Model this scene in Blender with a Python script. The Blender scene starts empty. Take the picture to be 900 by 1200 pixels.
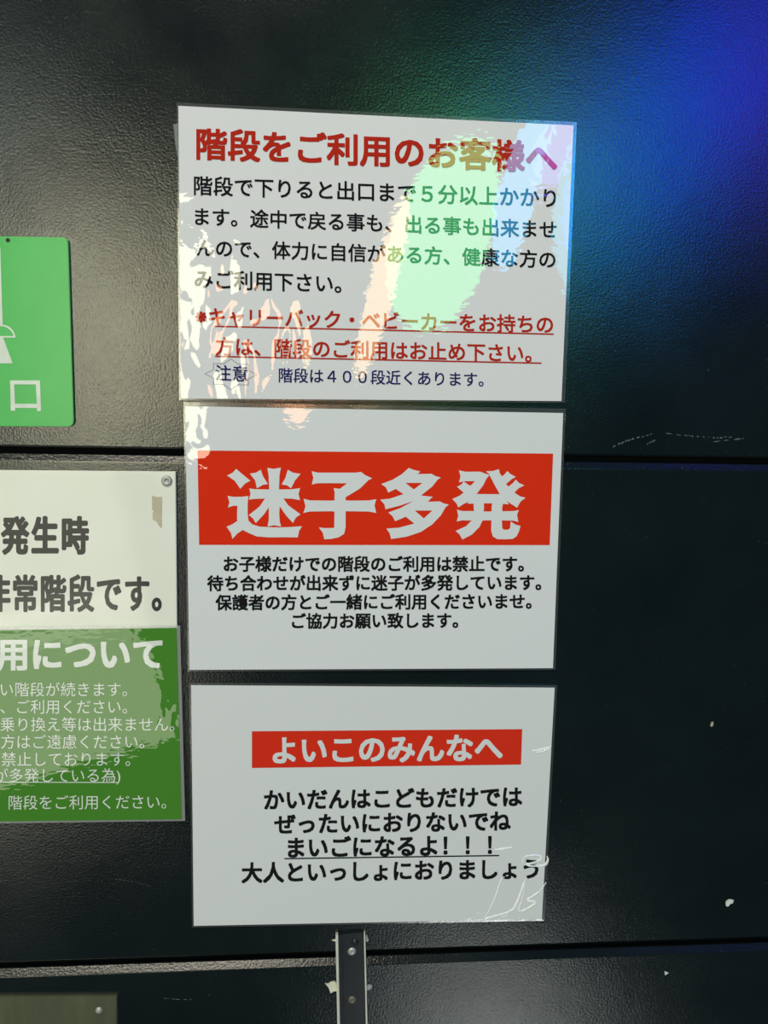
import bpy, bmesh, math, random
from mathutils import Vector, Matrix
random.seed(4)
S = bpy.context.scene
COL = S.collection

# ------------------------------------------------------------------ camera
F = 900.0                                   # focal length in pixels of the 900 x 1200 frame
RX, RY, RZ = -0.1249, 0.0753, -0.0097       # attitude fitted to the wall
DIST, EYE = 0.6051, 1.50                    # distance to the wall, eye height
_c, _s = math.cos, math.sin
_X = Matrix(((1,0,0),(0,_c(RX),-_s(RX)),(0,_s(RX),_c(RX))))
_Y = Matrix(((_c(RY),0,_s(RY)),(0,1,0),(-_s(RY),0,_c(RY))))
_Z = Matrix(((_c(RZ),-_s(RZ),0),(_s(RZ),_c(RZ),0),(0,0,1)))
_R = _X @ _Y @ _Z
def conv(v): return Vector((v.x, v.z, -v.y))    # (right, down, into wall) -> Blender
EYEPT = Vector((0, -DIST, EYE))
ax_r, ax_d, ax_f = (conv(_R @ Vector(e)) for e in ((1,0,0),(0,1,0),(0,0,1)))
cam = bpy.data.cameras.new('camera'); cam_o = bpy.data.objects.new('camera', cam); COL.objects.link(cam_o)
cam_o.matrix_world = Matrix.Translation(EYEPT) @ Matrix((ax_r, -ax_d, -ax_f)).transposed().to_4x4()
cam.sensor_fit = 'VERTICAL'; cam.sensor_height = 24.0; cam.lens = F / 1200 * 24.0
cam.clip_start = 0.02
S.camera = cam_o

def ray(px, py): return (ax_r*((px-450)/F) + ax_d*((py-600)/F) + ax_f)
def at(px, py, h=0.0):
    """world point seen at a pixel, on the plane standing h metres in front of the wall"""
    d = ray(px, py); t = (-h + DIST) / d.y
    return EYEPT + d*t

# ------------------------------------------------------------------ world, lamps, exposure
S.view_settings.view_transform = 'Standard'; S.view_settings.look = 'None'
S.view_settings.exposure = 0.0; S.view_settings.gamma = 1.0; S.view_settings.use_curve_mapping = False
w = bpy.data.worlds.new('world'); S.world = w; w.use_nodes = True
w.node_tree.nodes['Background'].inputs[0].default_value = (0.75, 0.9, 1.0, 1)
w.node_tree.nodes['Background'].inputs[1].default_value = 0.035

def lamp(name, px, py, wpx, hpx, col, rad, depth=6.0, rot=0.0, shape='ELLIPSE'):
    """a lamp standing in the hall behind the viewer, where the wall mirrors it at pixel px, py"""
    p = at(px, py); d = p - EYEPT; d = Vector((d.x, -d.y, d.z)); d *= depth / -d.y
    pos = p + d
    k = (d.length + (p-EYEPT).length) / F
    L = bpy.data.lights.new(name, 'AREA'); L.shape = shape
    L.size, L.size_y = wpx*k, hpx*k
    A = L.size*L.size_y*(math.pi/4 if shape == 'ELLIPSE' else 1)
    L.color = col; L.energy = rad*math.pi*A
    o = bpy.data.objects.new(name, L); COL.objects.link(o); o.location = pos
    o.rotation_euler = ((p-pos).to_track_quat('-Z', 'Y') @ __import__('mathutils').Quaternion((0,0,1), rot)).to_euler()
    return o
# big warm light panels on the left of the hall
lamp('warm_panel_lamp', 128, 395, 160, 270, (1, .97, .68), 8.2, shape='RECTANGLE')
lamp('warm_window_lamp', -25, 625, 290, 210, (1, .97, .76), 1.5, rot=.2, shape='RECTANGLE')
lamp('low_warm_window_lamp', -10, 830, 330, 190, (1, .95, .76), 2.8, rot=.1, shape='RECTANGLE')
lamp('far_warm_lamp', 0, 190, 90, 200, (.9, 1, .9), 3.0)
# the coloured show lights on the right: one run through the spectrum
lamp('orange_show_lamp', 338, 420, 44, 150, (1, .46, .22), 9)
lamp('amber_show_lamp', 450, 345, 34, 250, (1, .64, .3), 8, rot=-.22)
lamp('green_show_lamp', 525, 280, 122, 245, (.12, 1, .32), 6.5, rot=-.22)
lamp('cyan_show_lamp', 622, 215, 44, 180, (.06, .55, 1), 7.5, rot=-.1)
lamp('violet_corner_lamp', 658, 170, 40, 90, (.24, .2, 1), 6)
lamp('teal_show_lamp', 705, 225, 64, 210, (.0, .5, .72), 6)
lamp('blue_show_lamp', 785, 150, 120, 280, (.0, .10, 1), 7, rot=-.5)
lamp('indigo_show_lamp', 860, 70, 110, 240, (.0, .0, 1), 4.5, rot=-.5)
lamp('violet_show_lamp', 945, 80, 80, 260, (.16, .0, 1), 5)
# white lamp low behind the viewer
lamp('low_white_lamp', 575, 1226, 190, 190, (.95, 1, .97), 3.2)
def ceiling_lamp(name, loc, target, sx, sy, col, watt):
    L = bpy.data.lights.new(name, 'AREA'); L.shape = 'RECTANGLE'; L.size, L.size_y = sx, sy; L.color = col; L.energy = watt
    o = bpy.data.objects.new(name, L); COL.objects.link(o); o.location = loc
    o.rotation_euler = (Vector(target)-Vector(loc)).to_track_quat('-Z', 'Y').to_euler()
ceiling_lamp('ceiling_lamp', (-.85, -2.0, 4.1), (0, 0, 1.15), 1.7, 1.1, (1, .93, .76), 72)

# ------------------------------------------------------------------ material helpers
class N:
    """tiny node-building helper"""
    def __init__(s, name):
        s.m = bpy.data.materials.new(name); s.m.use_nodes = True
        s.t = s.m.node_tree; s.b = s.t.nodes['Principled BSDF']; s.out = s.t.nodes['Material Output']
        s.tc = s.t.nodes.new('ShaderNodeTexCoord').outputs['Object']
    def put(s, sock, v):
        if hasattr(v, 'is_linked'): s.t.links.new(v, sock)
        else: sock.default_value = v
    def math(s, op, a, b=0.0, c=None, clamp=False):
        n = s.t.nodes.new('ShaderNodeMath'); n.operation = op; n.use_clamp = clamp
        s.put(n.inputs[0], a); s.put(n.inputs[1], b)
        if c is not None: s.put(n.inputs[2], c)
        return n.outputs[0]
    def vec(s, scale=(1,1,1), loc=(0,0,0), rot=(0,0,0)):
        n = s.t.nodes.new('ShaderNodeMapping'); s.put(n.inputs[0], s.tc)
        n.inputs['Location'].default_value = loc; n.inputs['Scale'].default_value = scale; n.inputs['Rotation'].default_value = rot
        return n.outputs[0]
    def noise(s, scale, detail=2, rough=.5, v=None, dist=0.0):
        n = s.t.nodes.new('ShaderNodeTexNoise'); s.put(n.inputs['Vector'], v or s.tc)
        n.inputs['Scale'].default_value = scale; n.inputs['Detail'].default_value = detail
        n.inputs['Roughness'].default_value = rough; n.inputs['Distortion'].default_value = dist
        return n.outputs['Fac']
    def blob(s, x, z, rx, rz, soft=.5):
        """1 inside an ellipse of the object's own x/z plane, falling to 0 outside"""
        n = s.t.nodes.new('ShaderNodeVectorMath'); n.operation = 'LENGTH'
        s.put(n.inputs[0], s.vec((1/rx, 0, 1/rz), (-x/rx, 0, -z/rz)))
        r = s.t.nodes.new('ShaderNodeMapRange'); r.interpolation_type = 'SMOOTHSTEP'
        s.put(r.inputs[0], n.outputs['Value'])
        r.inputs[1].default_value = 1-soft; r.inputs[2].default_value = 1+soft*.4; r.inputs[3].default_value = 1; r.inputs[4].default_value = 0
        return r.outputs[0]
    def bump(s, height, strength=1.0, dist=1.0):
        n = s.t.nodes.new('ShaderNodeBump'); n.inputs['Strength'].default_value = strength; n.inputs['Distance'].default_value = dist
        s.put(n.inputs['Height'], height); return n.outputs[0]
    def ramp(s, fac, stops):
        n = s.t.nodes.new('ShaderNodeValToRGB'); s.put(n.inputs[0], fac); e = n.color_ramp.elements
        while len(e) < len(stops): e.new(.5)
        for k, (p, c) in zip(e, stops): k.position = p; k.color = (*c, 1)
        return n.outputs[0]
    def set(s, **kw):
        for k, v in kw.items():
            key = {'color':'Base Color','rough':'Roughness','metal':'Metallic','coat':'Coat Weight','coat_rough':'Coat Roughness',
                   'coat_ior':'Coat IOR','coat_normal':'Coat Normal','normal':'Normal','spec':'Specular IOR Level','ior':'IOR','alpha':'Alpha'}[k]
            if k == 'color' and not hasattr(v, 'is_linked'): v = (*v, 1)
            s.put(s.b.inputs[key], v)
        return s.m

def plain(name, col, rough=.5, metal=0, bump=0, scale=400, **kw):
    n = N(name)
    if bump: kw['normal'] = n.bump(n.noise(scale, 3), 1, bump)
    v = n.noise(scale*.2, 3)
    c = n.ramp(v, [(.3, tuple(x*.88 for x in col)), (.7, tuple(min(1, x*1.06) for x in col))])
    return n.set(color=c, rough=rough, metal=metal, **kw)

def film_height(n, blobs, fine=1.9e-5, broad=2.2e-5):
    """the uneven plastic film of one laminated notice; the same for its paper and for its print"""
    h = n.math('MULTIPLY', n.noise(55, 2), broad)
    h = n.math('MULTIPLY_ADD', n.noise(1, 1.5, .5, n.vec((105, 1, 250))), fine*2, h)
    for (x, z, rx, rz, sx, sz, amp) in blobs:
        k = n.noise(1, 1.2, .4, n.vec((sx, 1, sz)), .6)
        h = n.math('MULTIPLY_ADD', n.math('MULTIPLY', n.blob(x, z, rx, rz), k), amp, h)
    return h
def printed(name, col, blobs=(), coat=1.0, coat_rough=.015, rough=.55, **kw):
    n = N(name)
    h = film_height(n, blobs, **kw)
    c = n.ramp(n.noise(900, 2), [(.3, tuple(x*.97 for x in col)), (.7, col)])
    return n.set(color=c, rough=rough, spec=0.0, coat=coat, coat_rough=coat_rough, coat_ior=1.6, coat_normal=n.bump(h))
def clear_film(name, milk=.12):
    n = N(name)
    tr = n.t.nodes.new('ShaderNodeBsdfTransparent'); gl = n.t.nodes.new('ShaderNodeBsdfGlossy'); gl.inputs['Roughness'].default_value = .12
    df = n.t.nodes.new('ShaderNodeBsdfDiffuse'); df.inputs[0].default_value = (.8, .82, .8, 1)
    fr = n.t.nodes.new('ShaderNodeFresnel'); fr.inputs[0].default_value = 1.6
    nb = n.bump(n.noise(160, 3), 1, 4e-5)
    for x in (gl, fr): n.put(x.inputs['Normal'], nb)
    m1 = n.t.nodes.new('ShaderNodeMixShader'); m1.inputs[0].default_value = milk
    n.put(m1.inputs[1], tr.outputs[0]); n.put(m1.inputs[2], df.outputs[0])
    m2 = n.t.nodes.new('ShaderNodeMixShader'); n.put(m2.inputs[0], fr.outputs[0])
    n.put(m2.inputs[1], m1.outputs[0]); n.put(m2.inputs[2], gl.outputs[0])
    n.t.nodes.remove(n.b); n.put(n.out.inputs[0], m2.outputs[0])
    return n.m

# ------------------------------------------------------------------ object helpers
def link(name, me, mat, parent=None, smooth=False):
    o = bpy.data.objects.new(name, me); COL.objects.link(o)
    if mat: me.materials.append(mat)
    if parent: o.parent = parent
    if smooth:
        for p in me.polygons: p.use_smooth = True
    return o
def mesh(name, verts, faces, mat, parent=None, smooth=False):
    me = bpy.data.meshes.new(name)
    off = parent.location if parent else Vector()
    me.from_pydata([tuple(Vector(v)-off) for v in verts], [], faces); me.update()
    return link(name, me, mat, parent, smooth)
def thing(name, loc, label, cat, group=None):
    o = bpy.data.objects.new(name, None); COL.objects.link(o); o.location = loc; o.empty_display_size = .05
    return tag(o, label, cat, group)
def tag(o, label, cat, group=None):
    o['label'] = label; o['category'] = cat
    if group: o['group'] = group
    return o
def centre(obj):                             # move a one-mesh thing's origin to its middle
    me = obj.data; c = sum((v.co for v in me.vertices), Vector())/len(me.vertices)
    me.transform(Matrix.Translation(-c)); obj.location = c
    return obj
def bil(q, u, v):
    (a, b, c, d) = q                          # TL TR BR BL
    return ((a[0]*(1-u)+b[0]*u)*(1-v)+(d[0]*(1-u)+c[0]*u)*v, (a[1]*(1-u)+b[1]*u)*(1-v)+(d[1]*(1-u)+c[1]*u)*v)
def slab(name, poly, h0, h1, mat, parent=None, bevel=0.0):
    """a plate of the outline seen at pixels poly, from h0 to h1 in front of the wall"""
    bm = bmesh.new(); off = parent.location if parent else Vector()
    top = [at(x, y, h1) for x, y in poly]
    vf = [bm.verts.new(p-off) for p in top]; vb = [bm.verts.new(Vector((p.x, -h0, p.z))-off) for p in top]
    bm.faces.new(vf); bm.faces.new(vb[::-1]); n = len(poly)
    for i in range(n): bm.faces.new((vf[i], vb[i], vb[(i+1) % n], vf[(i+1) % n]))
    bmesh.ops.recalc_face_normals(bm, faces=bm.faces)
    if bevel:
        fe = [e for e in bm.edges if all(v in vf for v in e.verts)]
        bmesh.ops.bevel(bm, geom=fe, offset=bevel, segments=2, affect='EDGES')
    me = bpy.data.meshes.new(name); bm.to_mesh(me); bm.free()
    return link(name, me, mat, parent)
def rounded(poly, r, which, seg=6):
    out = []
    for i, p in enumerate(poly):
        if i not in which: out.append(p); continue
        p = Vector(p); a = (Vector(poly[i-1])-p).normalized(); b = (Vector(poly[(i+1) % len(poly)])-p).normalized()
        for k in range(seg+1):
            t = k/seg; q = p+a*r*(1-t)**2+b*r*t**2; out.append((q.x, q.y))
    return out
def lathe(name, c, prof, mat, parent=None, seg=24):
    """a turned piece whose axis stands out of the wall: prof = (radius, height)"""
    V, Fc = [], []
    for r, h in prof:
        for k in range(seg):
            a = 2*math.pi*k/seg; V.append((c.x+r*math.cos(a), c.y-h, c.z+r*math.sin(a)))
    for i in range(len(prof)-1):
        for k in range(seg):
            a, b = i*seg+k, i*seg+(k+1) % seg; Fc.append((a, b, b+seg, a+seg))
    Fc.append(tuple(range((len(prof)-1)*seg, len(prof)*seg)))
    o = mesh(name, V, Fc, mat, parent, True)
    return o

class Sheet:
    """a laminated notice: paper, film rim and print all follow one gently curved surface"""
    def __init__(s, root, quad, h, bow=None, thick=.0004):
        s.root, s.quad, s.h, s.bow, s.thick = root, quad, h, bow, thick
        s.w = [at(x, y, h) for x, y in quad]
    def height(s, px, py):
        if not s.bow: return s.h
        (a, b, c, d) = s.quad
        u = (px-(a[0]+d[0])/2)/((b[0]+c[0]-a[0]-d[0])/2); v = (py-(a[1]+b[1])/2)/((d[1]+c[1]-a[1]-b[1])/2)
        return s.h + s.bow(u, v)
    def pt(s, px, py, e=0.0): return at(px, py, s.height(px, py)+e)
    def paper(s, name, mat, nu=48, nv=36, quad=None, e=0.0, thick=None, parent=None):
        q = quad or s.quad; th = s.thick if thick is None else thick
        V = [s.pt(*bil(q, i/nu, j/nv), e) for j in range(nv+1) for i in range(nu+1)]
        Fc = [(j*(nu+1)+i, (j+1)*(nu+1)+i, (j+1)*(nu+1)+i+1, j*(nu+1)+i+1) for j in range(nv) for i in range(nu)]
        if th:
            n = len(V); V += [v+Vector((0, th, 0)) for v in V]; Fc += [tuple(x+n for x in f[::-1]) for f in Fc]; V += V[:]; n2 = 2*n
            ring = [i for i in range(nu+1)]+[j*(nu+1)+nu for j in range(1, nv+1)]+[nv*(nu+1)+i for i in range(nu-1, -1, -1)]+[j*(nu+1) for j in range(nv-1, 0, -1)]
            Fc += [(ring[k]+n2, ring[(k+1) % len(ring)]+n2, ring[(k+1) % len(ring)]+n+n2, ring[k]+n+n2) for k in range(len(ring))]
        o = mesh(name, V, Fc, mat, s.root, False)
        k = nu*nv
        for p in o.data.polygons[:k]: p.use_smooth = True
        return o
    def rim(s, mat, l, t, r, b, name='film_edge', n=40):
        """the clear margin of the plastic pouch round the paper"""
        (A, B, C, D) = s.quad; V, Fc = [], []
        inn = [A, B, C, D]; out = [(A[0]-l, A[1]-t), (B[0]+r, B[1]-t), (C[0]+r, C[1]+b), (D[0]-l, D[1]+b)]
        rnd = random.Random(len(s.root.name))
        for k in range(4):
            for i in range(n):
                u = i/n
                p = [inn[k][j]*(1-u)+inn[(k+1) % 4][j]*u for j in (0, 1)]; q = [out[k][j]*(1-u)+out[(k+1) % 4][j]*u for j in (0, 1)]
                e = -.0002
                V += [s.pt(*p, e), s.pt(*q, e-.00002)]
        m = 4*n
        for i in range(m): a, b2 = 2*i, 2*((i+1) % m); Fc.append((a, a+1, b2+1, b2))
        nv = len(V); V += [v+Vector((0, .0002, 0)) for v in V]; Fc += [tuple(x+nv for x in f[::-1]) for f in Fc]
        for i in range(m):
            a, b2 = 2*i, 2*((i+1) % m); Fc += [(a, b2, b2+nv, a+nv), (a+1, a+1+nv, b2+1+nv, b2+1)]
        return mesh(name, V, Fc, mat, s.root)
    def text(s, body, xl, yl, xr, yr, mat, name='text_line', aspect=1.0, dil=0.0, e=.00025, square=.0, gap=1.0):
        """one line of writing: ink from (xl,yl) to (xr,yr), the points lying on the middle of its characters"""
        V, Fc = glyphs(body, gap)
        x0 = min(v[0] for v in V); x1 = max(v[0] for v in V)
        k = math.hypot(xr-xl, yr-yl)/(x1-x0+2*dil); dx, dy = (xr-xl)/math.hypot(xr-xl, yr-yl), (yr-yl)/math.hypot(xr-xl, yr-yl)
        VV, FF = [], []
        dirs = [(0, 0)]
        for a in range(16 if dil > .012 else 8 if dil else 0):
            ca, sa = math.cos(a*math.pi/(8 if dil > .012 else 4)), math.sin(a*math.pi/(8 if dil > .012 else 4)); sq = (1-square)+square/max(abs(ca), abs(sa))
            dirs.append((dil*ca*sq, dil/aspect*sa*sq))
        for lay, (ox, oy) in enumerate(dirs[::-1]):
            n0 = len(VV)
            for x, y in V:
                a = (x+ox-x0+dil)*k; b = (y+oy-MID)*k*aspect
                px, py = xl+a*dx+b*dy*0, yl+a*dy-b
                VV.append(s.pt(px, py, e+lay*5e-6))
            FF += [tuple(i+n0 for i in f) for f in Fc]
        return mesh(name, VV, FF, mat, s.root)
    def strip(s, x0, y0, x1, y1, wd, mat, name, e=.0002, n=24):
        L = math.hypot(x1-x0, y1-y0); nx, ny = -(y1-y0)/L*wd/2, (x1-x0)/L*wd/2
        V, Fc = [], []
        for i in range(n+1):
            u = i/n; x, y = x0+(x1-x0)*u, y0+(y1-y0)*u
            V += [s.pt(x-nx, y-ny, e), s.pt(x+nx, y+ny, e)]
            if i: Fc.append((2*i-2, 2*i, 2*i+1, 2*i-1))
        return mesh(name, V, Fc, mat, s.root)
    def crease(s, pts, wd, mat, rise=.00012, name='film_crease', e=.0003):
        """a flattened ridge in the plastic film along a polyline"""
        P = []
        for i in range(len(pts)-1):
            for k in range(6):
                t = k/6; p0 = pts[max(i-1, 0)]; p1 = pts[i]; p2 = pts[i+1]; p3 = pts[min(i+2, len(pts)-1)]
                P.append(tuple(.5*(2*p1[j]+(p2[j]-p0[j])*t+(2*p0[j]-5*p1[j]+4*p2[j]-p3[j])*t*t+(3*p1[j]-p0[j]-3*p2[j]+p3[j])*t**3) for j in (0, 1)))
        P.append(pts[-1]); V, Fc = [], []; M = 5
        for i, p in enumerate(P):
            a = P[max(i-1, 0)]; b = P[min(i+1, len(P)-1)]; L = math.hypot(b[0]-a[0], b[1]-a[1]) or 1
            nx, ny = -(b[1]-a[1])/L, (b[0]-a[0])/L
            f = wd*(.35+.65*math.sin(math.pi*min(1, max(0, (i+.6)/(len(P)+.2)))))*(.75+.5*random.random())
            for m in range(M):
                t = m/(M-1)*2-1; V.append(s.pt(p[0]+nx*f*t/2, p[1]+ny*f*t/2, e-.0002+(.0002+rise)*(1-t*t)))
            if i:
                for m in range(M-1): a0 = (i-1)*M+m; Fc.append((a0, a0+1, a0+M+1, a0+M))
        return mesh(name, V, Fc, mat, s.root, True)

_gc = {}
def glyphs(body, gap=1.0):
    key = (body, gap)
    if key in _gc: return _gc[key]
    c = bpy.data.curves.new('writing', 'FONT'); c.body = body; c.resolution_u = 3; c.space_character = gap
    o = bpy.data.objects.new('writing', c); COL.objects.link(o)
    dg = bpy.context.evaluated_depsgraph_get(); dg.update()
    me = bpy.data.meshes.new_from_object(o.evaluated_get(dg))
    V = [(v.co.x, v.co.y) for v in me.vertices]; Fc = [tuple(p.vertices) for p in me.polygons]
    bpy.data.objects.remove(o); bpy.data.curves.remove(c); bpy.data.meshes.remove(me)
    _gc[key] = (V, Fc); return V, Fc
_v, _ = glyphs('国')
MID = (min(v[1] for v in _v)+max(v[1] for v in _v))/2

# ------------------------------------------------------------------ the wall
def wall_material():
    n = N('black_gloss_paint')
    h = n.math('MULTIPLY', n.noise(560, 3, .55), .7)
    h = n.math('MULTIPLY_ADD', n.noise(1, 2, .5, n.vec((620, 1, 190))), .25, h)
    vo = n.t.nodes.new('ShaderNodeTexVoronoi'); n.put(vo.inputs['Vector'], n.tc); vo.inputs['Scale'].default_value = 95
    h = n.math('SUBTRACT', h, n.math('MULTIPLY', n.math('LESS_THAN', vo.outputs['Distance'], .085), .8))
    h = n.math('MULTIPLY_ADD', n.noise(40, 2), .6, h)
    c = n.ramp(n.noise(9, 4, .6), [(.3, (.0032, .0075, .0085)), (.7, (.0065, .0125, .0135))])
    d = n.math('GREATER_THAN', n.noise(520, 2, .5), .745)
    mx = n.t.nodes.new('ShaderNodeMix'); mx.data_type = 'RGBA'; n.put(mx.inputs[0], d); n.put(mx.inputs[6], c); mx.inputs[7].default_value = (.075, .09, .085, 1); c = mx.outputs[2]
    r = n.ramp(n.noise(14, 4), [(.3, (.14,)*3), (.7, (.19,)*3)])
    return n.set(color=c, rough=r, spec=.6, normal=n.bump(h, 1, .0002))
M_wall = wall_material()
Z1, Z2 = EYE-.0285, EYE-.4553                # lower edges of the two upper boards
prof = [(0, EYE+1.0), (0, Z1+.0015), (.0012, Z1), (.007, Z1), (.007, Z1-.0055), (.0020, Z1-.0055), (.0001, Z1-.0102), (0, Z1-.0115),
        (0, Z2+.0015), (.0012, Z2), (.008, Z2), (.009, Z2-.0080), (.0042, Z2-.0080), (.0001, Z2-.0126), (0, Z2-.0134), (0, EYE-1.1)]
prof = prof+[(.03, EYE-1.1), (.03, EYE+1.0)]
nx = 2; V, Fc = [], []; m = len(prof)
for x in (-1.4, 1.4): V += [(x, y, z) for y, z in prof]
for i in range(m): Fc.append((i, (i+1) % m, (i+1) % m+m, i+m))
Fc += [tuple(range(m))[::-1], tuple(range(m, 2*m))]
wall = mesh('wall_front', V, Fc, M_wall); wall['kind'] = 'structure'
wall.data.materials.append(plain('joint_sealant', (.004, .005, .005), .9, 0, 1e-4, 300, spec=.05))  # near-black matte colour paints the shade inside the gaps between boards
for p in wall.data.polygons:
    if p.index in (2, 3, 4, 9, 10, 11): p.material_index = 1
bm = bmesh.new(); bm.from_mesh(wall.data); bmesh.ops.recalc_face_normals(bm, faces=bm.faces); bm.to_mesh(wall.data); bm.free()

# ------------------------------------------------------------------ shared materials
M_film = clear_film('clear_laminate_film', .03)
M_milk = clear_film('cloudy_laminate_film', .2)
M_crease = N('whitened_film_crease').set(color=(.93, .95, .93), rough=.25, coat=1.0, coat_rough=.05)  # stressed film is whitish; made whiter still to paint in the lamp highlights
M_steel = plain('bright_steel', (.5, .5, .46), .5, .5, 2e-5, 500)
M_dsteel = plain('dull_steel', (.2, .18, .15), .55, .5, 2e-5, 500)
M_dark = plain('dark_socket', (.01, .012, .012), .6)
def pic(): return None

# ------------------------------------------------------------------ notice 1: red heading, glare of coloured lights
q = [(209, 124), (672, 147), (658, 470), (212, 467)]
r = thing('laminated_notice', at(440, 302, .002), 'topmost white laminated notice, red heading over black and red lines, rainbow glare', 'notice', 'white laminated notices in a column')
B1 = [(-.112, -.055, .06, .085, 38, 22, 2.4e-3), (-.145, .0, .035, .12, 60, 45, 8e-4), (.13, .09, .05, .05, 60, 90, 8e-5)]
s1 = Sheet(r, q, .0022, lambda u, v: .0012*math.sin(u*math.pi)*math.sin(max(0, min(1, v))*math.pi))
s1.paper('paper', printed('notice_one_paper', (.8, .8, .8), B1))
s1.rim(M_film, 2, 4, 4, 2)
red = printed('notice_one_red_ink', (.5, .026, .012), B1); blk = printed('notice_one_black_ink', (.012, .011, .012), B1)
navy = printed('notice_one_navy_ink', (.02, .014, .12), B1)
s1.text('階段をご利用のお客様へ', 230, 169.3, 653, 185.5, red, 'heading', dil=.027, square=1)
for t, a in (('階段で下りると出口まで５分以上かかり', (227.2, 217.8, 651.7, 232.8)), ('ます。途中で戻る事も、出る事も出来ませ', (228.5, 254, 652.5, 269.7)),
             ('んので、体力に自信がある方、健康な方の', (230.5, 290.4, 651, 304.8)), ('みご利用下さい。', (228, 327.2, 400, 333.2))):
    s1.text(t, *a, blk, 'text_line', dil=.015, square=1)
s1.text('※キャリーバック・ベビーカーをお持ちの', 229, 370.8, 648.2, 380.9, red, 'text_line', dil=.018, square=1)
s1.text('方は、階段のご利用はお止め下さい。', 252.5, 406.3, 623, 414.7, red, 'text_line', dil=.018, square=1)
s1.strip(252, 382.3, 649, 391.6, 1.7, red, 'underline'); s1.strip(252, 417.6, 634.6, 425.6, 1.7, red, 'underline')
s1.text('注意', 252.5, 437.2, 290, 438.6, navy, 'text_line', dil=.011, square=1)
s1.text('階段は４００段近くあります。', 326.7, 440, 566.7, 445.2, navy, 'text_line', dil=.011, square=1)
star = []
for k in range(16):
    a = 2*math.pi*k/16; R = 1.0 if k % 2 == 0 else .72
    if k % 4 == 2: R = .95
    star.append((270.5+31*R*math.cos(a), 438.5+18.5*R*math.sin(a)+.02*31*R*math.cos(a)))
V, Fc = [], []
for k in range(16):
    x, y = star[k]; V += [s1.pt(x, y, .0002), s1.pt(270.5+(x-270.5)*.965, 438.5+(y-438.5)*.955, .0002)]
    a, b = 2*k, 2*((k+1) % 16); Fc.append((a, b, b+1, a+1))
mesh('star_outline', V, Fc, printed('notice_one_grey_ink', (.3, .3, .31), B1), r)

# ------------------------------------------------------------------ notice 2: big red banner
q = [(217, 476), (660, 484), (648, 783), (222, 785)]
r = thing('laminated_notice', at(437, 632, .002), 'middle white laminated notice with four huge white characters on a wide red banner', 'notice', 'white laminated notices in a column')
B2 = [(-.135, .08, .035, .04, 60, 60, 4e-4), (-.135, .01, .03, .1, 50, 60, 2.2e-4), (-.02, .09, .04, .02, 70, 160, 8e-5)]
s2 = Sheet(r, q, .0016, lambda u, v: .0008*math.sin(max(0, min(1, u))*math.pi))
wht = printed('notice_two_paper', (.78, .8, .8), B2); s2.paper('paper', wht)
s2.rim(M_film, 2, 5, 3, 2)
red = printed('notice_two_red_ink', (.8, .034, .008), B2); blk = printed('notice_two_black_ink', (.012, .011, .011), B2)
ban = s2.paper('banner', red, 30, 12, [(231.5, 527.9), (648.2, 531.6), (644.2, 638.8), (233.3, 638.5)], .00012, 0)
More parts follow.
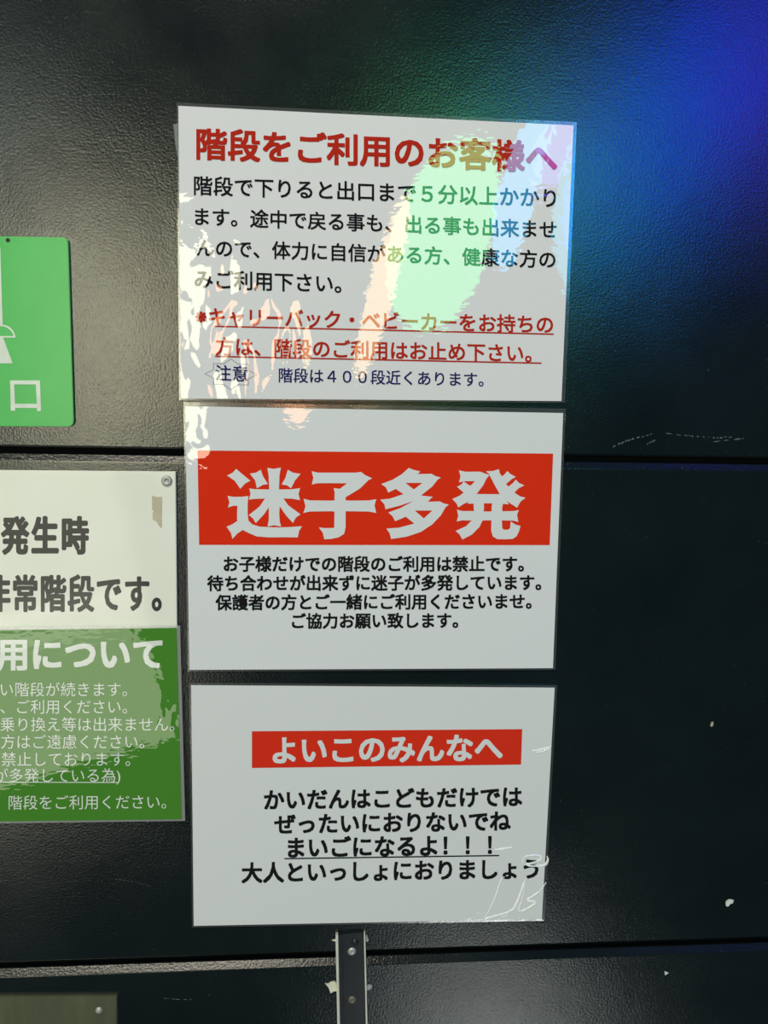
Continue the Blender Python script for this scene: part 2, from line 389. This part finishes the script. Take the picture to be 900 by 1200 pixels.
# the four big characters, stroke by stroke, in ninths of a pixel from each character's corner
BIG = {(260, 540): ["150,85 215,140 300,210 245,240 195,295 135,210 55,155 115,125", "410,95 435,165 485,245 430,255 370,290 350,205 295,135 360,125",
 "695,95 750,125 830,138 770,210 730,290 690,260 630,250 670,180",
 "480,75 550,85 622,72 608,150 602,300 600,400 610,480 605,560 610,640 625,692 550,680 482,692 495,620 495,480 500,300 492,150",
 "290,292 350,300 500,302 602,302 740,300 825,288 808,350 825,415 740,400 650,398 560,420 455,398 350,402 285,410 302,350",
 "480,380 455,398 400,480 285,572 330,610 357,658 440,570 495,490 540,420", "650,398 700,470 830,565 780,600 750,655 680,580 610,480 560,410",
 "60,370 120,380 200,380 280,372 272,450 272,560 280,630 320,670 400,695 550,702 700,700 845,690 815,740 800,808 650,806 500,808 370,798 290,765 220,730 160,770 112,825 95,760 50,695 110,670 162,635 160,560 165,475 120,475 65,492 80,440"],
 (350, 540): ["137,110 200,125 400,125 600,125 660,118 700,150 775,185 735,205 650,290 495,385 440,420 380,330 435,295 510,238 350,236 200,236 138,250 155,180",
 "368,288 435,296 495,380 495,410 490,480 495,540 495,700 480,770 420,808 340,824 270,828 255,760 212,702 280,710 375,708 378,540 385,480 378,400 380,330",
 "52,400 120,418 340,420 440,415 560,420 740,418 818,405 800,470 818,550 740,535 500,532 440,540 340,532 120,535 50,550 72,480"],
 (440, 540): ["350,75 400,95 472,112 445,140 430,190 315,233 215,297 135,335 110,280 60,245 180,200 280,140",
 "445,140 590,137 630,160 690,178 655,200 600,270 485,362 400,425 250,475 105,512 95,460 50,410 150,400 295,352 405,302 495,233 315,233 380,150",
 "215,297 315,233 405,302 440,330 340,380 295,352", "480,365 530,372 605,380 575,405 555,432 520,480 415,525 320,590 207,637 180,585 135,545 260,500 400,425",
 "555,432 680,428 720,450 775,462 740,490 690,575 600,670 480,750 330,800 165,825 150,765 115,715 250,705 410,662 510,608 600,525 415,525 480,450",
 "320,590 415,525 510,608 540,630 450,690 410,662"],
 (525, 540): ["115,100 180,115 340,115 380,130 437,150 405,190 370,260 300,352 220,430 165,455 110,492 90,450 45,402 120,370 165,335 235,265 285,215 180,215 115,228 132,165",
 "165,218 235,265 285,310 250,370 165,335 95,275 140,250", "400,110 470,108 538,88 545,130 570,165 600,230 640,275 700,335 760,375 818,390 765,430 728,495 650,445 590,400 545,350 500,270 440,155 435,140",
 "570,165 600,140 625,108 660,140 715,170 670,195 615,243 580,230", "640,270 690,230 715,198 750,235 805,258 745,290 700,335 660,330",
 "300,350 420,352 555,352 620,420 640,460 570,452 420,448 280,452 205,452 220,430",
 "275,440 270,480 275,530 270,590 245,635 190,690 80,740 120,775 152,830 250,780 330,700 365,630 370,560 380,500 378,450",
 "95,515 150,530 275,530 420,535 570,533 690,530 747,520 728,570 742,645 690,632 565,628 420,628 245,630 150,628 92,640 108,580",
 "465,450 460,500 458,630 455,740 475,800 520,826 610,828 680,824 725,795 750,740 765,688 710,672 662,640 655,710 635,727 590,727 572,712 568,628 575,540 570,500 580,452"]}
V, Fc = [], []
for (ox, oy), strokes in BIG.items():
    for lay, st in enumerate(strokes):
        P = [tuple(float(v) for v in p.split(',')) for p in st.split()]
        if sum(P[i-1][0]*P[i][1]-P[i][0]*P[i-1][1] for i in range(len(P))) > 0: P = P[::-1]
        b = len(V); V += [s2.pt(ox+x/9, oy+y/9, .0003+lay*5e-6) for x, y in P]; Fc.append(tuple(range(b, b+len(P))))
mesh('heading', V, Fc, wht, r).parent = ban
for t, a in (('お子様だけでの階段のご利用は禁止です。', (262, 661.3, 614, 661.2)), ('待ち合わせが出来ずに迷子が多発しています。', (242.7, 684, 634.3, 683)),
             ('保護者の方とご一緒にご利用くださいませ。', (252.5, 706.6, 623, 705)), ('ご協力お願い致します。', (342, 728.2, 537, 727.4))):
    s2.text(t, *a, blk, 'text_line', dil=.026, square=1)

# ------------------------------------------------------------------ notice 3: small red banner
q = [(224, 803), (650, 806), (635, 1077), (227, 1085)]
r = thing('laminated_notice', at(434, 943, .002), 'lowest white laminated notice, short red banner above bold black lines, creased corner', 'notice', 'white laminated notices in a column')
B3 = [(-.14, .03, .03, .06, 50, 60, 1.5e-4), (.12, -.08, .05, .04, 60, 60, 1.2e-4)]
s3 = Sheet(r, q, .0016, lambda u, v: .001*math.sin(max(0, min(1, u))*math.pi)*(1-v))
wht = printed('notice_three_paper', (.76, .78, .77), B3); s3.paper('paper', wht)
s3.rim(M_film, 2, 3, 3, 2)
red = printed('notice_three_red_ink', (.75, .034, .012), B3); blk = printed('notice_three_black_ink', (.011, .011, .011), B3)
ban = s3.paper('banner', red, 24, 6, [(295.2, 857), (612, 854.5), (610.6, 896), (295.2, 900)], .00012, 0)
s3.text('よいこのみんなへ', 319.5, 880, 589, 876.5, wht, 'heading', dil=.03, square=1, e=.0003).parent = ban
for t, a in (('かいだんはこどもだけでは', (309.3, 938, 612, 934)), ('ぜったいにおりないでね', (321.3, 966.5, 598.5, 962.5)),
             ('まいごになるよ！！！', (337.3, 994, 576.5, 990.6)), ('大人といっしょにおりましょう', (283, 1023.5, 631, 1018.5))):
    s3.text(t, *a, blk, 'text_line', dil=.028, square=1)
s3.strip(333.3, 1006.3, 585, 1002.6, 1.5, blk, 'underline')
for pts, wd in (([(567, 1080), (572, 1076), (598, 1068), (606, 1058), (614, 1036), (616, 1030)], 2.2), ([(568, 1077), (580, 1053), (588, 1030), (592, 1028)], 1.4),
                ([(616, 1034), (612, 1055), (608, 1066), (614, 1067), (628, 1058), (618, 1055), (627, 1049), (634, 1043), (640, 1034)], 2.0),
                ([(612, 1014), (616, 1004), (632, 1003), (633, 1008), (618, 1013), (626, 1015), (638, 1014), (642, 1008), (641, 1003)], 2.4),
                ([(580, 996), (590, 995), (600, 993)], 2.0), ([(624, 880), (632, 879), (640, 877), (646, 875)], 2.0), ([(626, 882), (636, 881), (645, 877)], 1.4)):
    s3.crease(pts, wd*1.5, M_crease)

# ------------------------------------------------------------------ green laminated notice on the left
q = [(-170, 741), (207, 736), (213, 960), (-170, 965)]
r = thing('laminated_notice', at(20, 848, .005), 'green laminated notice with white writing and a bold white heading, cut by left edge', 'notice')
BG = [(.10, .04, .10, .08, 40, 22, 2.5e-4), (.125, -.03, .04, .08, 60, 45, 3e-4)]
sg = Sheet(r, q, .0052, lambda u, v: .0014*math.sin(max(0, min(1, v))*math.pi)*max(0, min(1, u)))
sg.paper('paper', printed('green_notice_paper', (.07, .25, .028), BG))
sg.rim(M_milk, 2, 3, 4, 2)
wh = printed('green_notice_white_ink', (.78, .82, .74), BG)
sg.text('用について', -4.5, 767.5, 190.4, 766.5, wh, 'heading', dil=.034, square=1)
for t, a in (('い階段が続きます。', (1, 808.3, 149, 808.3)), ('、ご利用ください。', (.5, 828.6, 149, 828.6)), ('乗り換え等は出来ません。', (.6, 849.2, 204.4, 849.2)),
             ('方はご遠慮ください。', (1.3, 869.6, 169, 869.6)), ('禁止しております。', (2, 890, 152.6, 890)), ('が多発している為)', (-7, 909, 141, 909)), ('階段をご利用ください。', (10.2, 941, 194.7, 940))):
    sg.text(t, *a, wh, 'text_line')
sg.strip(-8, 916.5, 139.5, 917, 1.0, wh, 'underline')

# ------------------------------------------------------------------ white plastic sign behind it
r = thing('white_sign', at(10, 645, 0), 'white plastic sign with heavy rounded dark lettering above the green notice', 'sign')
q = [(-170, 549.5), (205.8, 552.7), (207.6, 752), (-170, 752)]
sw = Sheet(r, q, .0030)
n = N('white_sign_plastic'); hh = n.math('MULTIPLY', n.noise(14, 2), 6e-5)
M_ws = n.set(color=n.ramp(n.noise(25, 4), [(.3, (.86, .87, .74)), (.7, (.9, .91, .79))]), rough=.07, normal=n.bump(hh))
slab('panel', q, 0, .0030, M_ws, r, .0005)
n = N('white_sign_lettering'); M_wl = n.set(color=(.03, .032, .03), rough=.12, normal=n.bump(n.math('MULTIPLY', n.noise(14, 2), 6e-5)))
sw.text('発生時', .8, 628.4, 104.3, 628.4, M_wl, 'text_line', 1.42, dil=.05, e=.0001, gap=1.16)
sw.text('非常階段です。', -18.5, 696.3, 189.6, 696.3, M_wl, 'text_line', 1.44, dil=.04, e=.0001, gap=1.09)
c = at(195.5, 563.4, .003); lathe('screw', c, [(.0042, 0), (.0042, .0006), (.0034, .0014), (.0014, .0016), (.0012, .0009), (.0004, .0009)], M_steel, r)
V = [(178, 580.6), (184, 582.5), (190, 582), (189.6, 612), (189.5, 619), (187, 617), (183, 611), (179, 609), (178.5, 600), (181, 601), (178.2, 597)]
o = slab('tape_residue', V, .0030, .0032, plain('yellowed_tape', (.55, .49, .36), .5, 0, 5e-5, 300)); tag(centre(o), 'yellowed scrap of tape stuck near the right edge of the white sign', 'tape')

# ------------------------------------------------------------------ green exit sign
r = thing('green_sign', at(0, 390, 0), 'bright green plastic sign with white bell-shaped pictogram and white box character', 'sign')
q = rounded([(-170, 274), (79.6, 278.2), (86.5, 500), (-170, 499)], 8, {1, 2})
n = N('green_sign_plastic'); M_gs = n.set(color=n.ramp(n.noise(22, 4), [(.3, (.065, .5, .10)), (.7, (.075, .55, .115))]), spec=.3, rough=.25, normal=n.bump(n.math('MULTIPLY', n.noise(30, 2), 4e-5)))
M_gw = plain('green_sign_white', (.72, .78, .68), .3)
slab('panel', q, 0, .0030, M_gs, r, .0004)
g = Sheet(r, [(-170, 274), (79.6, 278.2), (86.5, 500), (-170, 499)], .0030)
def flat(name, poly, mat, sh, e=.0002):
    return mesh(name, [sh.pt(x, y, e) for x, y in poly], [tuple(range(len(poly)))[::-1]], mat, sh.root)
ux = lambda x: x/4.09
uy = lambda y: 260+y/4.09
V, Fc = [], []
for poly in ([(48, 760), (192, 760), (192, 779), (49, 779)], [(49, 779), (68, 779), (73, 905), (52, 905)], [(172, 779), (192, 779), (197, 907), (178, 907)], [(72, 872), (177, 872), (178, 892), (72.6, 892)]):
    b = len(V); V += [g.pt(ux(x), uy(y), .0002) for x, y in poly]; Fc.append(tuple(range(b, b+4))[::-1])
mesh('character', V, Fc, M_gw, r)
# pictogram: stem, dome outline, flared foot, mirrored about its own axis left of the frame
AX = -4.0
def sym(pts): return pts+[(2*AX-x, y) for x, y in pts[::-1]]
V, Fc = [], []
for poly in (sym([(.2, 290), (1.2, 320), (3.2, 381)]), sym([(3.4, 395), (14.8, 425.8)])):
    b = len(V); V += [g.pt(x, y, .0002) for x, y in poly]; Fc.append(tuple(range(b, b+len(poly)))[::-1])
arc = [(18.3, 395.6), (17.6, 392), (15.2, 387.4), (11.5, 383.4), (7, 381.2), (2.5, 380.6)]; inn = [(15.8, 393.8), (15.0, 391), (13.0, 388), (10.2, 385.2), (6.3, 383), (2.3, 382.3)]
arcs, inns = sym(arc), sym(inn)
b = len(V); k = len(arcs); V += [g.pt(x, y, .0002) for x, y in arcs+inns]
for i in range(k): Fc.append((b+i, b+(i+1) % k, b+k+(i+1) % k, b+k+i))
mesh('pictogram', V, Fc, M_gw, r)
lathe('screw_hole', at(9.3, 281.5, .0030), [(.0016, .00002), (.0014, .00016), (.0006, .0001)], M_dark, r, 16)

# ------------------------------------------------------------------ sheet peeking out behind notice 1
o = slab('plastic_sleeve', [(203, 146), (214, 143), (222, 143), (222, 230), (211, 200), (206, 172)], .0004, .0008, M_milk)
tag(centre(o), 'cloudy plastic sleeve edge peeking out behind the topmost notice', 'sleeve')

# ------------------------------------------------------------------ black rail at the bottom
r = thing('metal_rail', at(412, 1150, 0), 'black metal channel rail with bright edges running down below the lowest notice', 'rail')
M_rail = plain('rail_black', (.008, .013, .016), .28, 0, 3e-5, 300)
slab('channel', [(395.5, 1095), (427, 1092.5), (432.5, 1340), (401, 1340)], 0, .0022, M_rail, r)
slab('flange', [(396, 1096.5), (400.5, 1096), (405.8, 1340), (401, 1340)], .0022, .0042, M_rail, r, .0004)
M_edge = plain('bare_edge', (.75, .75, .66), .3, .3)
slab('bright_edge', [(393.2, 1097), (396.2, 1096.5), (401.2, 1340), (398, 1340)], 0, .0046, M_edge, r, .0003)
slab('bright_edge', [(426.4, 1094.2), (428, 1094), (434, 1340), (432, 1340)], 0, .0040, M_edge, r, .0003)
for (x, y, mt) in ((412.4, 1115, M_steel), (412.8, 1171.8, M_dsteel)):
    o = lathe('screw', at(x, y, .0022), [(.0036, 0), (.0036, .0003), (.0029, .0004), (.0028, .0009), (.0024, .0011), (.0009, .0012), (.0007, .0008), (.0002, .0008)], mt, r)
lathe('rivet', at(416, 1104, .0022), [(.003, 0), (.0026, .0008), (.0015, .0013), (.0004, .0014)], M_rail, r)
M_tape = plain('cream_tape', (.72, .72, .58), .5, 0, 6e-5, 300); M_grey = plain('grey_tape', (.35, .38, .38), .3, 0, 6e-5, 300)
for nm, poly, mt, lb in (('tape_scrap', [(381, 1153), (384.5, 1153.5), (387, 1151.5), (392.5, 1150.5), (395.2, 1154), (395.6, 1161.5), (391, 1162), (387.5, 1164.3), (385, 1157.5)], M_tape, 'cream torn tape scrap on the left side of the metal rail'),
                      ('tape_scrap', [(429.4, 1155), (433, 1154.3), (436, 1155), (435.6, 1157.5), (432.5, 1160.4), (429.6, 1160.5)], M_grey, 'grey scrap of tape on the right side of the metal rail, lower one'),
                      ('tape_scrap', [(388.8, 1102.3), (393.6, 1101.4), (393.7, 1103.4), (391, 1103)], M_tape, 'thin cream sliver of tape left of the top of the metal rail'),
                      ('tape_scrap', [(428.4, 1097), (430.6, 1096.4), (431, 1100), (432.4, 1102), (430.4, 1104), (428.5, 1103.6)], M_grey, 'grey scrap of tape on the right side of the metal rail, upper one')):
    tag(centre(slab(nm, poly, .0, .0012, mt, None, .0001)), lb, 'tape')

# ------------------------------------------------------------------ plate at the lower left
r = thing('metal_plate', at(60, 1200, 0), 'dull olive metal plate with one screw in the lower left corner', 'plate')
n = N('olive_metal'); M_pl = n.set(color=n.ramp(n.noise(1, 4, .6, n.vec((60, 1, 9))), [(.3, (.10, .12, .075)), (.7, (.15, .165, .10))]), rough=.42, metal=.6, normal=n.bump(n.noise(500, 2), 1, 1.5e-5))
slab('plate', [(-170, 1169), (136.6, 1168), (138.5, 1340), (-170, 1340)], 0, .003, M_pl, r, .0006)
lathe('screw', at(116, 1184, .003), [(.003, 0), (.0026, .0009), (.0016, .0014), (.0004, .0015)], M_steel, r, 20)

# ------------------------------------------------------------------ chips and scuffs on the wall
M_chip = plain('white_chip', (.72, .74, .7), .6, 0, 6e-5, 400); M_chip2 = plain('tan_chip', (.42, .4, .3), .6, 0, 6e-5, 400)
for poly, mt, lb in (([(850.5, 1058), (852, 1055.5), (855.5, 1054), (860, 1055), (859, 1058.5), (856, 1059.5), (853.5, 1062.5), (851, 1062)], M_chip, 'larger white bean-shaped paper scrap on the black wall at lower right'),
                    ([(778.8, 1138.3), (783.8, 1140.4), (779.5, 1143)], M_chip, 'small white triangular paper scrap below the lower wall groove'),
                    ([(832.4, 850.5), (834, 846.2), (836.2, 846), (836, 850), (834, 852)], M_chip2, 'tiny tan paper scrap on the dark wall right of the notices')):
    tag(centre(slab('paper_scrap', poly, 0, .0006, mt, None, .0001)), lb, 'scrap')
M_scuff = plain('scuffed_paint', (.10, .11, .095), .5, 0, 1e-4, 300)
for pts, wd in (([(98, 14), (108, 14.4), (120, 15.4)], 1.0), ([(97, 112), (125, 110.4), (153, 111)], .7), ([(0, 1032.4), (5, 1031.8), (9, 1032)], 1.8), ([(135, 1030), (150, 1032), (163, 1035), (176, 1038)], 1.2),
                ([(192, 1169.6), (205, 1171), (228, 1171.6)], 1.6),
                ([(718, 524), (735, 516), (752, 512), (766, 508)], 2.2), ([(780, 507.5), (810, 511), (840, 513), (858, 512)], 2.2), ([(758, 521), (768, 516)], 2), ([(835, 518), (872, 514)], 1.5)):
    V, Fc = [], []
    for k in range(len(pts)-1):
        (xa, ya), (xb, yb) = pts[k], pts[k+1]; t = 0.0
        while t < 1:
            L = random.uniform(.08, .3); g_ = random.uniform(.0, .14); t2 = min(1, t+L); f = wd*random.uniform(.35, 1.0)
            j = random.uniform(-.5, .5); p = (xa+(xb-xa)*t, ya+(yb-ya)*t+j); q2 = (xa+(xb-xa)*t2, ya+(yb-ya)*t2+j)
            b = len(V); V += [at(p[0], p[1]-f*.15, .00012), at(p[0]+.3*(q2[0]-p[0]), p[1]+f*.5, .00012), at(q2[0], q2[1]+f*.1, .00012), at(p[0]+.6*(q2[0]-p[0]), q2[1]-f*.5, .00012)]
            Fc.append((b, b+1, b+2, b+3)); t = t2+g_
    mesh('scuff', V, Fc, M_scuff, wall)
